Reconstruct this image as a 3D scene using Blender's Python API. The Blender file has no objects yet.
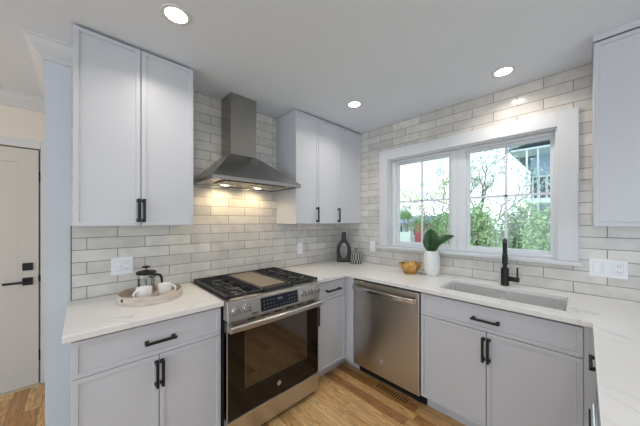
import bpy, bmesh, math, random
from mathutils import Vector, Matrix
random.seed(7)
SC = bpy.context.scene
COL = SC.collection
PI = math.pi

# ------------------------------------------------------------------ camera
F_PX, CX, CY = 250.763, 320.0, 220.414
CAM = Vector((-2.4272, -2.1581, 1.4048)); YAW = 0.8109
cd = bpy.data.cameras.new('camera'); cam = bpy.data.objects.new('camera', cd); COL.objects.link(cam)
cam.location = CAM; cam.rotation_euler = (PI/2, 0, YAW - PI/2)
cd.sensor_width = 36.0; cd.lens = F_PX*36/640; cd.shift_y = (CY-213)/640; cd.clip_start = 0.02; cd.clip_end = 200
SC.camera = cam

# ------------------------------------------------------------------ world, lights, exposure
w = bpy.data.worlds.new('overcast sky'); SC.world = w; w.use_nodes = True
nt = w.node_tree; bg = nt.nodes['Background']
tc = nt.nodes.new('ShaderNodeTexCoord'); sx = nt.nodes.new('ShaderNodeSeparateXYZ'); cr = nt.nodes.new('ShaderNodeValToRGB')
nt.links.new(tc.outputs['Generated'], sx.inputs[0]); nt.links.new(sx.outputs['Z'], cr.inputs[0])
cr.color_ramp.elements[0].position = 0.0; cr.color_ramp.elements[0].color = (0.90, 0.97, 1.0, 1)
cr.color_ramp.elements[1].position = 0.7; cr.color_ramp.elements[1].color = (0.74, 0.88, 1.0, 1)
nt.links.new(cr.outputs[0], bg.inputs[0]); bg.inputs[1].default_value = 1.9

def area(name, loc, direction, sx_, sy_, power, color, spread=PI, shape='RECTANGLE'):
    l = bpy.data.lights.new(name, 'AREA'); l.shape = shape; l.size = sx_
    if shape == 'RECTANGLE': l.size_y = sy_
    l.energy = power; l.color = color; l.spread = spread
    o = bpy.data.objects.new(name, l); COL.objects.link(o); o.location = loc
    o.rotation_euler = Vector(direction).to_track_quat('-Z', 'Y').to_euler()
    return o
# added daylight-coloured fill lamps in made-up openings of the unseen far walls
area('fill_left', (-5.97, -2.0, 1.35), (1, 0, 0), 3.4, 1.7, 36, (0.64, 0.82, 1.0))
area('fill_front', (-2.6, -4.97, 1.45), (0, 1, 0), 3.6, 1.9, 5.0, (0.64, 0.82, 1.0))
# warm hallway fixture, out of view beyond the opening
hl_ = bpy.data.lights.new('hall_fixture_light', 'POINT'); hl_.energy = 5; hl_.color = (1.0, 0.55, 0.20); hl_.shadow_soft_size = 0.12
ho_ = bpy.data.objects.new('hall_fixture_light', hl_); COL.objects.link(ho_); ho_.location = (-3.8, 0.2, 1.85)

SC.view_settings.view_transform = 'Standard'; SC.view_settings.look = 'None'
SC.view_settings.gamma = 1.0; SC.view_settings.use_curve_mapping = False
SC.view_settings.exposure = 0.0

# ------------------------------------------------------------------ materials
def srgb(r, g, b):
    f = lambda c: (c/12.92 if c <= 0.04045 else ((c+0.055)/1.055)**2.4)
    return (f(r/255), f(g/255), f(b/255), 1)

def mat(name, color, rough=0.5, metal=0.0, spec=0.5, **k):
    m = bpy.data.materials.new(name); m.use_nodes = True
    b = m.node_tree.nodes['Principled BSDF']
    b.inputs['Base Color'].default_value = color; b.inputs['Roughness'].default_value = rough
    b.inputs['Metallic'].default_value = metal; b.inputs['Specular IOR Level'].default_value = spec
    for kk, v in k.items(): b.inputs[kk].default_value = v
    return m
def N(m, t, **kw):
    n = m.node_tree.nodes.new(t)
    for k, v in kw.items(): setattr(n, k, v)
    return n
def L(m, a, b): m.node_tree.links.new(a, b)
def BS(m): return m.node_tree.nodes['Principled BSDF']
def coords(m, scale=(1, 1, 1), loc=(0, 0, 0), rot=(0, 0, 0)):
    t = N(m, 'ShaderNodeTexCoord'); mp = N(m, 'ShaderNodeMapping')
    mp.inputs['Scale'].default_value = scale; mp.inputs['Location'].default_value = loc; mp.inputs['Rotation'].default_value = rot
    L(m, t.outputs['Object'], mp.inputs[0]); return mp.outputs[0]
def noise_tint(m, c1, c2, scale, vec=None, detail=3, sock='Base Color', pos=(0.35, 0.65), rough=0.5):
    n = N(m, 'ShaderNodeTexNoise'); n.inputs['Scale'].default_value = scale; n.inputs['Detail'].default_value = detail
    n.inputs['Roughness'].default_value = rough
    if vec is None: vec = coords(m)
    L(m, vec, n.inputs['Vector'])
    r = N(m, 'ShaderNodeValToRGB'); r.color_ramp.elements[0].color = c1; r.color_ramp.elements[1].color = c2
    r.color_ramp.elements[0].position, r.color_ramp.elements[1].position = pos
    L(m, n.outputs[0], r.inputs[0]); L(m, r.outputs[0], BS(m).inputs[sock]); return n
def bump(m, height, strength=0.2, dist=0.01):
    b = N(m, 'ShaderNodeBump'); b.inputs['Strength'].default_value = strength; b.inputs['Distance'].default_value = dist
    L(m, height, b.inputs['Height']); L(m, b.outputs[0], BS(m).inputs['Normal']); return b

M = {}
def painted(name, c, rough=0.42):
    m = mat(name, c, rough)
    n = N(m, 'ShaderNodeTexNoise'); n.inputs['Scale'].default_value = 90; L(m, coords(m), n.inputs['Vector'])
    bump(m, n.outputs[0], 0.03, 0.002); return m
M['cab'] = painted('cabinet_paint', srgb(201, 203, 210), 0.36)
M['kick'] = painted('toe_kick_paint', srgb(206, 207, 212), 0.5)
M['wall'] = painted('wall_paint', srgb(206, 212, 220), 0.75)
M['hallwall'] = painted('hall_wall_paint', srgb(226, 220, 210), 0.75)
M['ceil'] = painted('ceiling_paint', srgb(224, 231, 240), 0.85)
M['trim'] = painted('trim_paint', srgb(211, 213, 217), 0.4)
M['doorpaint'] = painted('door_paint', srgb(206, 203, 198), 0.45)
M['vinyl'] = painted('window_vinyl', srgb(220, 225, 230), 0.35)
M['black'] = mat('matte_black_metal', srgb(24, 24, 27), 0.42, 0.3)
M['blackgap'] = mat('dark_gap', srgb(12, 12, 13), 0.8)
M['iron'] = mat('cast_iron', srgb(46, 46, 47), 0.42); 
_n = N(M['iron'], 'ShaderNodeTexNoise'); _n.inputs['Scale'].default_value = 250; L(M['iron'], coords(M['iron']), _n.inputs['Vector']); bump(M['iron'], _n.outputs[0], 0.25, 0.002)
M['enamel'] = mat('black_enamel', srgb(20, 20, 21), 0.25)
M['griddle'] = mat('griddle_plate', srgb(150, 140, 124), 0.45, 0.6)
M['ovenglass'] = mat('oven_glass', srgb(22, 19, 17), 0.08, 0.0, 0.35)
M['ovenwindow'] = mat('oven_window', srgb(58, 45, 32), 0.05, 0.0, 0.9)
M['display'] = mat('display_glass', srgb(26, 30, 38), 0.12)
M['digits'] = mat('display_print', srgb(112, 122, 138), 0.5)
M['plastic'] = mat('white_plastic', srgb(238, 239, 243), 0.3)
M['slot'] = mat('slot_dark', srgb(70, 72, 78), 0.6)
M['bezel'] = mat('bezel_grey', srgb(204, 206, 211), 0.5)
M['badge'] = mat('badge', srgb(210, 212, 214), 0.3, 0.6)
M['badgedark'] = mat('badge_dark', srgb(120, 122, 126), 0.4, 0.6)

def steel(name, c, rough, stretch, aniso=0.5, rot=0.25):
    m = mat(name, c, rough, 1.0)
    v = coords(m, stretch)
    n = N(m, 'ShaderNodeTexNoise'); n.inputs['Scale'].default_value = 1.0; n.inputs['Detail'].default_value = 4
    L(m, v, n.inputs['Vector'])
    r = N(m, 'ShaderNodeMapRange'); r.inputs['To Min'].default_value = rough-0.03; r.inputs['To Max'].default_value = rough+0.04
    L(m, n.outputs[0], r.inputs[0]); L(m, r.outputs[0], BS(m).inputs['Roughness'])
    BS(m).inputs['Anisotropic'].default_value = aniso
    BS(m).inputs['Anisotropic Rotation'].default_value = rot
    t = N(m, 'ShaderNodeTangent'); t.direction_type = 'RADIAL'; t.axis = 'Z'
    L(m, t.outputs[0], BS(m).inputs['Tangent'])
    return m
M['steel'] = steel('brushed_steel', srgb(200, 196, 190), 0.29, (5, 5, 160), 0.85)
M['hoodsteel'] = steel('hood_steel', srgb(166, 163, 157), 0.25, (5, 5, 160), 0.9, 0.0)
M['sinksteel'] = steel('sink_steel', srgb(228, 229, 228), 0.26, (90, 6, 6), 0.0); BS(M['sinksteel']).inputs['Metallic'].default_value = 0.6
M['chrome'] = mat('satin_chrome', srgb(205, 204, 202), 0.18, 1.0)

def tile(name, axis, x_odd):
    m = mat(name, srgb(214, 210, 203), 0.13, 0.0, 0.5)
    t = N(m, 'ShaderNodeTexCoord'); s = N(m, 'ShaderNodeSeparateXYZ'); L(m, t.outputs['Object'], s.inputs[0])
    a = N(m, 'ShaderNodeMath', operation='SUBTRACT'); L(m, s.outputs[axis], a.inputs[0]); a.inputs[1].default_value = x_odd
    z = N(m, 'ShaderNodeMath', operation='SUBTRACT'); L(m, s.outputs['Z'], z.inputs[0]); z.inputs[1].default_value = 0.914
    c = N(m, 'ShaderNodeCombineXYZ'); L(m, a.outputs[0], c.inputs[0]); L(m, z.outputs[0], c.inputs[1])
    b = N(m, 'ShaderNodeTexBrick'); b.offset = 0.5; b.offset_frequency = 2
    L(m, c.outputs[0], b.inputs['Vector'])
    b.inputs['Scale'].default_value = 1; b.inputs['Brick Width'].default_value = 0.305; b.inputs['Row Height'].default_value = 0.0762
    b.inputs['Mortar Size'].default_value = 0.0024; b.inputs['Mortar Smooth'].default_value = 0.15; b.inputs['Bias'].default_value = 0
    b.inputs['Color1'].default_value = srgb(220, 216, 210); b.inputs['Color2'].default_value = srgb(200, 196, 191)
    b.inputs['Mortar'].default_value = srgb(140, 136, 132)
    n = N(m, 'ShaderNodeTexNoise'); n.inputs['Scale'].default_value = 11; n.inputs['Detail'].default_value = 3; L(m, c.outputs[0], n.inputs['Vector'])
    mr = N(m, 'ShaderNodeMapRange'); mr.inputs['From Min'].default_value = 0.3; mr.inputs['From Max'].default_value = 0.7
    mr.inputs['To Min'].default_value = 0.90; mr.inputs['To Max'].default_value = 1.06; L(m, n.outputs[0], mr.inputs[0])
    mx = N(m, 'ShaderNodeMix', data_type='RGBA', blend_type='MULTIPLY'); mx.inputs[0].default_value = 1
    L(m, b.outputs['Color'], mx.inputs[6]); L(m, mr.outputs[0], mx.inputs[7]); L(m, mx.outputs[2], BS(m).inputs['Base Color'])
    # mortar sinks in, the glaze is slightly wavy
    n2 = N(m, 'ShaderNodeTexNoise'); n2.inputs['Scale'].default_value = 14; L(m, c.outputs[0], n2.inputs['Vector'])
    h = N(m, 'ShaderNodeMath', operation='MULTIPLY_ADD'); L(m, b.outputs['Fac'], h.inputs[0]); h.inputs[1].default_value = -0.9
    L(m, n2.outputs[0], h.inputs[2])
    bump(m, h.outputs[0], 0.55, 0.0035)
    rr = N(m, 'ShaderNodeMapRange'); rr.inputs['To Min'].default_value = 0.14; rr.inputs['To Max'].default_value = 0.7
    L(m, b.outputs['Fac'], rr.inputs[0]); L(m, rr.outputs[0], BS(m).inputs['Roughness'])
    return m
M['tileA'] = tile('glazed_tile_back', 'X', -2.252)
M['tileB'] = tile('glazed_tile_right', 'Y', -1.956)

def quartz():
    m = mat('white_quartz', srgb(240, 238, 235), 0.16)
    v = coords(m, rot=(0, 0, 0.5))
    n = N(m, 'ShaderNodeTexNoise'); n.inputs['Scale'].default_value = 1.5; n.inputs['Detail'].default_value = 6; n.inputs['Distortion'].default_value = 1.3
    L(m, v, n.inputs['Vector'])
    s = N(m, 'ShaderNodeMath', operation='SUBTRACT'); L(m, n.outputs[0], s.inputs[0]); s.inputs[1].default_value = 0.5
    a = N(m, 'ShaderNodeMath', operation='ABSOLUTE'); L(m, s.outputs[0], a.inputs[0])
    r = N(m, 'ShaderNodeMapRange'); r.inputs['From Min'].default_value = 0.0; r.inputs['From Max'].default_value = 0.02
    r.inputs['To Min'].default_value = 1; r.inputs['To Max'].default_value = 0; L(m, a.outputs[0], r.inputs[0])
    n2 = N(m, 'ShaderNodeTexNoise'); n2.inputs['Scale'].default_value = 2.4; L(m, v, n2.inputs['Vector'])
    r2 = N(m, 'ShaderNodeMapRange'); r2.inputs['From Min'].default_value = 0.46; r2.inputs['From Max'].default_value = 0.66
    L(m, n2.outputs[0], r2.inputs[0])
    mu = N(m, 'ShaderNodeMath', operation='MULTIPLY'); L(m, r.outputs[0], mu.inputs[0]); L(m, r2.outputs[0], mu.inputs[1])
    mu2 = N(m, 'ShaderNodeMath', operation='MULTIPLY'); L(m, mu.outputs[0], mu2.inputs[0]); mu2.inputs[1].default_value = 0.38
    mx = N(m, 'ShaderNodeMix', data_type='RGBA'); L(m, mu2.outputs[0], mx.inputs[0])
    mx.inputs[6].default_value = srgb(228, 227, 226); mx.inputs[7].default_value = srgb(150, 150, 156)
    L(m, mx.outputs[2], BS(m).inputs['Base Color']); return m
M['quartz'] = quartz()

def oak():
    m = mat('oak_floor', srgb(190, 140, 85), 0.30)
    t = N(m, 'ShaderNodeTexCoord'); s = N(m, 'ShaderNodeSeparateXYZ'); L(m, t.outputs['Object'], s.inputs[0])
    c = N(m, 'ShaderNodeCombineXYZ'); L(m, s.outputs['Y'], c.inputs[0]); L(m, s.outputs['X'], c.inputs[1])
    b = N(m, 'ShaderNodeTexBrick'); b.offset = 0.37; b.offset_frequency = 2; b.squash = 0.7; b.squash_frequency = 3
    L(m, c.outputs[0], b.inputs['Vector']); b.inputs['Scale'].default_value = 1
    b.inputs['Brick Width'].default_value = 0.95; b.inputs['Row Height'].default_value = 0.083
    b.inputs['Mortar Size'].default_value = 0.0009; b.inputs['Mortar Smooth'].default_value = 0.3; b.inputs['Bias'].default_value = -0.1
    b.inputs['Color1'].default_value = (0, 0, 0, 1); b.inputs['Color2'].default_value = (1, 1, 1, 1); b.inputs['Mortar'].default_value = (0.1, 0.1, 0.1, 1)
    ramp = N(m, 'ShaderNodeValToRGB'); e = ramp.color_ramp.elements
    e[0].position = 0.0; e[0].color = srgb(174, 121, 71); e[1].position = 1.0; e[1].color = srgb(240, 202, 144)
    e2 = ramp.color_ramp.elements.new(0.35); e2.color = srgb(220, 173, 114)
    L(m, b.outputs['Color'], ramp.inputs[0])
    # grain: each plank samples its own slice of the figure
    off = N(m, 'ShaderNodeMath', operation='MULTIPLY'); L(m, b.outputs['Color'], off.inputs[0]); off.inputs[1].default_value = 17
    gy = N(m, 'ShaderNodeMath', operation='MULTIPLY_ADD'); L(m, s.outputs['Y'], gy.inputs[0]); gy.inputs[1].default_value = 1.6; L(m, off.outputs[0], gy.inputs[2])
    gx = N(m, 'ShaderNodeMath', operation='MULTIPLY'); L(m, s.outputs['X'], gx.inputs[0]); gx.inputs[1].default_value = 22
    gc = N(m, 'ShaderNodeCombineXYZ'); L(m, gx.outputs[0], gc.inputs[0]); L(m, gy.outputs[0], gc.inputs[1]); L(m, off.outputs[0], gc.inputs[2])
    g = N(m, 'ShaderNodeTexNoise'); g.inputs['Scale'].default_value = 0.9; g.inputs['Detail'].default_value = 2.5; L(m, gc.outputs[0], g.inputs['Vector'])
    k = N(m, 'ShaderNodeMath', operation='MULTIPLY'); L(m, g.outputs[0], k.inputs[0]); k.inputs[1].default_value = 11
    fr = N(m, 'ShaderNodeMath', operation='FRACT'); L(m, k.outputs[0], fr.inputs[0])
    gr = N(m, 'ShaderNodeMapRange'); gr.inputs['From Min'].default_value = 0; gr.inputs['From Max'].default_value = 1
    gr.inputs['To Min'].default_value = 0.58; gr.inputs['To Max'].default_value = 1.10; L(m, fr.outputs[0], gr.inputs[0])
    mx = N(m, 'ShaderNodeMix', data_type='RGBA', blend_type='MULTIPLY'); mx.inputs[0].default_value = 1
    L(m, ramp.outputs[0], mx.inputs[6]); L(m, gr.outputs[0], mx.inputs[7])
    mx2 = N(m, 'ShaderNodeMix', data_type='RGBA', blend_type='MULTIPLY'); L(m, b.outputs['Fac'], mx2.inputs[0])
    L(m, mx.outputs[2], mx2.inputs[6]); mx2.inputs[7].default_value = (0.3, 0.22, 0.16, 1)
    L(m, mx2.outputs[2], BS(m).inputs['Base Color'])
    return m
M['oak'] = oak()
M['oakvent'] = mat('oak_register', srgb(172, 124, 74), 0.4); noise_tint(M['oakvent'], srgb(150, 104, 58), srgb(190, 142, 90), 1, coords(M['oakvent'], (40, 4, 4)))

def glass():
    m = bpy.data.materials.new('window_glass'); m.use_nodes = True; nt = m.node_tree; nt.nodes.clear()
    o = nt.nodes.new('ShaderNodeOutputMaterial'); mx = nt.nodes.new('ShaderNodeMixShader'); tr = nt.nodes.new('ShaderNodeBsdfTransparent')
    gl = nt.nodes.new('ShaderNodeBsdfGlossy'); gl.inputs['Roughness'].default_value = 0.02; fr = nt.nodes.new('ShaderNodeFresnel'); fr.inputs[0].default_value = 1.35
    tr.inputs[0].default_value = (0.95, 0.985, 0.98, 1)
    nt.links.new(fr.outputs[0], mx.inputs[0]); nt.links.new(tr.outputs[0], mx.inputs[1]); nt.links.new(gl.outputs[0], mx.inputs[2]); nt.links.new(mx.outputs[0], o.inputs[0])
    return m
M['glass'] = glass()
def emit(name, c, s):
    m = bpy.data.materials.new(name); m.use_nodes = True; nt = m.node_tree; nt.nodes.clear()
    o = nt.nodes.new('ShaderNodeOutputMaterial'); e = nt.nodes.new('ShaderNodeEmission'); e.inputs[0].default_value = c; e.inputs[1].default_value = s
    nt.links.new(e.outputs[0], o.inputs[0]); return m
M['lamp'] = emit('lamp_lens', (1, 0.93, 0.82, 1), 14)
M['hoodlamp'] = emit('hood_lamp_lens', (1, 0.86, 0.6, 1), 12)
M['gold'] = mat('gold_metal', srgb(205, 160, 80), 0.28, 1.0); noise_tint(M['gold'], srgb(222, 186, 118), srgb(196, 150, 88), 60)
M['ceramic'] = mat('white_ceramic', srgb(232, 232, 230), 0.35)
M['mug'] = mat('mug_glaze', srgb(240, 238, 236), 0.2)
M['vase'] = mat('vase_ceramic', srgb(226, 228, 226), 0.6)
_n = N(M['vase'], 'ShaderNodeTexVoronoi'); _n.inputs['Scale'].default_value = 70; L(M['vase'], coords(M['vase'], (1, 1, 0.5)), _n.inputs['Vector']); bump(M['vase'], _n.outputs[0], 0.35, 0.004)
M['bottle'] = mat('dark_ceramic', srgb(48, 49, 50), 0.6); noise_tint(M['bottle'], srgb(42, 43, 44), srgb(60, 61, 61), 40)
M['traywood'] = mat('tray_wood', srgb(190, 174, 156), 0.55); noise_tint(M['traywood'], srgb(186, 172, 158), srgb(216, 203, 190), 1, coords(M['traywood'], (9, 9, 110)))
M['leaf'] = mat('dark_leaf', srgb(44, 84, 44), 0.35); noise_tint(M['leaf'], srgb(30, 66, 34), srgb(62, 104, 56), 14)
M['coffee'] = mat('coffee', srgb(50, 32, 20), 0.2)
def stripes():
    m = mat('striped_ceramic', srgb(40, 40, 40), 0.5)
    t = N(m, 'ShaderNodeTexCoord'); s = N(m, 'ShaderNodeSeparateXYZ'); L(m, t.outputs['Object'], s.inputs[0])
    a = N(m, 'ShaderNodeMath', operation='ARCTAN2'); L(m, s.outputs['Y'], a.inputs[0]); L(m, s.outputs['X'], a.inputs[1])
    k = N(m, 'ShaderNodeMath', operation='MULTIPLY_ADD'); L(m, a.outputs[0], k.inputs[0]); k.inputs[1].default_value = 14/(2*PI)
    # bands at two heights are half a stripe out of step
    st = N(m, 'ShaderNodeMath', operation='GREATER_THAN'); L(m, s.outputs['Z'], st.inputs[0]); st.inputs[1].default_value = 0.05
    h = N(m, 'ShaderNodeMath', operation='MULTIPLY'); L(m, st.outputs[0], h.inputs[0]); h.inputs[1].default_value = 0.5; L(m, h.outputs[0], k.inputs[2])
    f = N(m, 'ShaderNodeMath', operation='FRACT'); L(m, k.outputs[0], f.inputs[0])
    g = N(m, 'ShaderNodeMath', operation='GREATER_THAN'); L(m, f.outputs[0], g.inputs[0]); g.inputs[1].default_value = 0.70
    mx = N(m, 'ShaderNodeMix', data_type='RGBA'); L(m, g.outputs[0], mx.inputs[0]); mx.inputs[6].default_value = srgb(44, 44, 44); mx.inputs[7].default_value = srgb(205, 202, 196)
    L(m, mx.outputs[2], BS(m).inputs['Base Color']); return m
M['stripes'] = stripes()
# outdoors
def leafmat(name, c1, c2, sc=3):
    m = mat(name, c1, 0.6); noise_tint(m, c1, c2, sc, detail=5); return m
M['hedge'] = leafmat('hedge_leaves', srgb(146, 180, 122), srgb(204, 222, 176), 5)
M['hedge2'] = leafmat('hedge_leaves_dark', srgb(152, 176, 138), srgb(206, 218, 184), 5)
M['spring'] = leafmat('spring_leaves', srgb(178, 190, 110), srgb(214, 214, 150), 5)
M['pale'] = leafmat('pale_leaves', srgb(160, 190, 190), srgb(200, 220, 215), 4)
M['greenleaf'] = leafmat('tree_leaves', srgb(110, 150, 100), srgb(165, 195, 140), 4)
M['bark'] = mat('bark', srgb(120, 112, 106), 0.9); noise_tint(M['bark'], srgb(104, 98, 94), srgb(142, 134, 126), 30)
def siding(name, c, step=0.14):
    m = mat(name, c, 0.6); t = N(m, 'ShaderNodeTexCoord'); s = N(m, 'ShaderNodeSeparateXYZ'); L(m, t.outputs['Object'], s.inputs[0])
    d = N(m, 'ShaderNodeMath', operation='DIVIDE'); L(m, s.outputs['Z'], d.inputs[0]); d.inputs[1].default_value = step
    f = N(m, 'ShaderNodeMath', operation='FRACT'); L(m, d.outputs[0], f.inputs[0]); bump(m, f.outputs[0], 0.8, 0.03); return m
M['siding'] = siding('gray_siding', srgb(160, 180, 206))
M['redsiding'] = siding('red_siding', srgb(196, 92, 104))
M['greysiding'] = siding('pale_siding', srgb(186, 192, 196))
M['shingle'] = mat('shingles', srgb(140, 150, 162), 0.9); noise_tint(M['shingle'], srgb(128, 138, 150), srgb(160, 168, 176), 6)
M['extwhite'] = painted('exterior_white', srgb(236, 238, 240), 0.6)
M['soffit'] = painted('soffit_paint', srgb(206, 214, 224), 0.6)
M['extwin'] = mat('dark_pane', srgb(66, 76, 88), 0.1)
M['lawn'] = leafmat('lawn', srgb(160, 178, 140), srgb(186, 198, 160), 3)

# ------------------------------------------------------------------ mesh helpers
def root_loc(o):
    v = Vector((0, 0, 0))
    while o is not None: v += o.location; o = o.parent
    return v
class MB:
    def __init__(s): s.bm = bmesh.new()
    def box(s, x0, x1, y0, y1, z0, z1):
        x0, x1 = sorted((x0, x1)); y0, y1 = sorted((y0, y1)); z0, z1 = sorted((z0, z1))
        v = [s.bm.verts.new(p) for p in ((x0,y0,z0),(x1,y0,z0),(x1,y1,z0),(x0,y1,z0),(x0,y0,z1),(x1,y0,z1),(x1,y1,z1),(x0,y1,z1))]
        for f in ((0,3,2,1),(4,5,6,7),(0,1,5,4),(1,2,6,5),(2,3,7,6),(3,0,4,7)): s.bm.faces.new([v[i] for i in f])
        return s
    def hexa(s, b, t):   # two quads, b below t, same winding (ccw seen from above)
        v = [s.bm.verts.new(p) for p in list(b)+list(t)]
        for f in ((0,3,2,1),(4,5,6,7),(0,1,5,4),(1,2,6,5),(2,3,7,6),(3,0,4,7)): s.bm.faces.new([v[i] for i in f])
        return s
    def cyl(s, p0, p1, r0, r1=None, seg=16, caps=True):
        r1 = r0 if r1 is None else r1; p0 = Vector(p0); p1 = Vector(p1); d = (p1-p0).normalized()
        u = d.orthogonal().normalized(); v = d.cross(u)
        a = [s.bm.verts.new(p0+(u*math.cos(2*PI*i/seg)+v*math.sin(2*PI*i/seg))*r0) for i in range(seg)]
        b = [s.bm.verts.new(p1+(u*math.cos(2*PI*i/seg)+v*math.sin(2*PI*i/seg))*r1) for i in range(seg)]
        for i in range(seg): s.bm.faces.new((a[i], a[(i+1)%seg], b[(i+1)%seg], b[i]))
        if caps: s.bm.faces.new(a[::-1]); s.bm.faces.new(b)
        return s
    def tube(s, pts, r, seg=12, flat=None):
        pts = [Vector(p) for p in pts]; rs = r if isinstance(r, (list, tuple)) else [r]*len(pts)
        rings = []; n = None
        for i, p in enumerate(pts):
            d = (pts[min(i+1, len(pts)-1)]-pts[max(i-1, 0)]).normalized()
            if n is None: n = d.orthogonal().normalized()
            n = (n-d*n.dot(d)).normalized(); b = d.cross(n)
            rings.append([s.bm.verts.new(p+(n*math.cos(2*PI*k/seg)+b*math.sin(2*PI*k/seg))*rs[i]) for k in range(seg)])
        for a, b in zip(rings, rings[1:]):
            for k in range(seg): s.bm.faces.new((a[k], a[(k+1)%seg], b[(k+1)%seg], b[k]))
        s.bm.faces.new(rings[0][::-1]); s.bm.faces.new(rings[-1]); return s
    def lathe(s, prof, c=(0, 0, 0), seg=40, sx=1, sy=1):
        rings = []
        for r, z in prof:
            if r < 1e-6: rings.append([s.bm.verts.new((c[0], c[1], c[2]+z))])
            else: rings.append([s.bm.verts.new((c[0]+sx*r*math.cos(2*PI*k/seg), c[1]+sy*r*math.sin(2*PI*k/seg), c[2]+z)) for k in range(seg)])
        for a, b in zip(rings, rings[1:]):
            for k in range(seg):
                k2 = (k+1) % seg
                if len(a) == 1 and len(b) == 1: continue
                if len(a) == 1: s.bm.faces.new((a[0], b[k2], b[k]))
                elif len(b) == 1: s.bm.faces.new((a[k], a[k2], b[0]))
                else: s.bm.faces.new((a[k], a[k2], b[k2], b[k]))
        return s
    def prism(s, poly, fn, d0, d1):   # poly in 2D, fn(u, v, d) -> point
        a = [s.bm.verts.new(fn(u, v, d0)) for u, v in poly]; b = [s.bm.verts.new(fn(u, v, d1)) for u, v in poly]
        n = len(poly)
        for i in range(n): s.bm.faces.new((a[i], a[(i+1)%n], b[(i+1)%n], b[i]))
        s.bm.faces.new(a[::-1]); s.bm.faces.new(b); return s
    def build(s, name, m, parent=None, bevel=0, smooth=False, seg=2, sub=0, fix=True):
        if fix: bmesh.ops.recalc_face_normals(s.bm, faces=s.bm.faces)
        off = root_loc(parent)
        if off.length: bmesh.ops.translate(s.bm, verts=s.bm.verts, vec=-off)
        me = bpy.data.meshes.new(name); s.bm.to_mesh(me); s.bm.free(); me.materials.append(m)
        if smooth:
            for p in me.polygons: p.use_smooth = True
        o = bpy.data.objects.new(name, me); COL.objects.link(o)
        if parent: o.parent = parent
        if bevel:
            b = o.modifiers.new('bevel', 'BEVEL'); b.width = bevel; b.segments = seg; b.limit_method = 'ANGLE'; b.angle_limit = math.radians(40)
        if sub:
            b = o.modifiers.new('sub', 'SUBSURF'); b.levels = sub; b.render_levels = sub
        if smooth:
            me.update()
            try: me.set_sharp_from_angle(angle=math.radians(38))
            except Exception: pass
        return o
def thing(name, label, cat, loc=(0, 0, 0), group=None):
    o = bpy.data.objects.new(name, None); COL.objects.link(o); o.location = loc; o.empty_display_size = 0.1
    o['label'] = label; o['category'] = cat
    if group: o['group'] = group
    return o
def tag(o, label, cat, group=None):
    o['label'] = label; o['category'] = cat
    if group: o['group'] = group
    return o
def struct(o): o['kind'] = 'structure'; return o
def dup(root, loc, label, group=None):
    r = root.copy(); COL.objects.link(r); r.location = loc; r['label'] = label
    if group: r['group'] = group
    for ch in list(root.children):
        c = ch.copy(); COL.objects.link(c); c.parent = r
        for g in list(ch.children):
            d = g.copy(); COL.objects.link(d); d.parent = c
    return r
# a cabinet face: u along the wall, v up, n out of the face
class Face:
    def __init__(s, kind, plane): s.k = kind; s.p = plane
    def P(s, u, v, n):
        if s.k == 'A': return Vector((u, s.p-n, v))            # wall at the back, facing -y, u = x
        if s.k == 'B': return Vector((s.p-n, u, v))            # wall on the right, facing -x, u = y
        return Vector((u, s.p+n, v))                           # right leg, facing +y, u = x
    def box(s, mb, u0, u1, v0, v1, n0, n1):
        a = s.P(u0, v0, n0); b = s.P(u1, v1, n1); mb.box(a.x, b.x, a.y, b.y, a.z, b.z); return mb
def panel(face, name, u0, u1, v0, v1, parent, m=None, rail=0.022, th=0.019, rec=0.008):
    """slim-frame shaker front: a slab with a thin raised border and a chamfered step"""
    mb = MB(); bm = mb.bm; u0, u1 = sorted((u0, u1))
    def ring(i, n): return [bm.verts.new(face.P(u, v, n)) for u, v in ((u0+i, v0+i), (u1-i, v0+i), (u1-i, v1-i), (u0+i, v1-i))]
    rs = [ring(0, 0), ring(0, th-0.0015), ring(0.0015, th), ring(rail, th), ring(rail+0.002, th-rec)]
    for a, b in zip(rs, rs[1:]):
        for k in range(4): bm.faces.new((a[k], a[(k+1)%4], b[(k+1)%4], b[k]))
    bm.faces.new(rs[-1]); bm.faces.new(rs[0][::-1])
    return mb.build(name, m or M['cab'], parent)
def pull(face, uc, vc, parent, vertical=True, ln=0.16, n0=0.019):
    """square black bar pull on two flared posts"""
    mb = MB(); h = ln/2; w = 0.0068
    def b(u0, u1, v0, v1, n0_, n1_):
        if vertical: face.box(mb, uc+u0, uc+u1, vc+v0, vc+v1, n0_, n1_)
        else: face.box(mb, uc+v0, uc+v1, vc+u0, vc+u1, n0_, n1_)
    b(-w, w, -h, h, n0+0.024, n0+0.035)
    for q in (-1, 1):
        c = q*(h-0.012)
        b(-w, w, c-w, c+w, n0+0.003, n0+0.0241); b(-w-0.003, w+0.003, c-w-0.003, c+w+0.003, n0, n0+0.0035)
    return mb.build('handle', M['black'], parent, bevel=0.0015)

# ------------------------------------------------------------------ setting
H = 2.447
XL, YF, YH = -6.0, -5.0, 1.07
struct(MB().box(XL, 0.1, YF, YH, -0.1, 0).build('floor', M['oak']))
struct(MB().box(XL, 0.16, YF, YH+0.1, H, H+0.1).build('ceiling', M['ceil']))
WE = -2.582     # end of the kitchen's back wall
struct(MB().box(WE, 0.16, 0.006, 0.12, 0, H).build('wall_back', M['wall']))
struct(MB().box(-2.472, -0.0001, 0.0, 0.006, 0.90, H).build('wall_back_tile', M['tileA']))
struct(MB().box(-2.4755, -2.4721, -0.0015, 0.006, 0.914, 1.372).build('trim_1', M['blackgap']))
struct(MB().box(WE, -2.46, 0.12, YH, 0, H).build('wall_hall_side', M['hallwall']))
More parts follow.
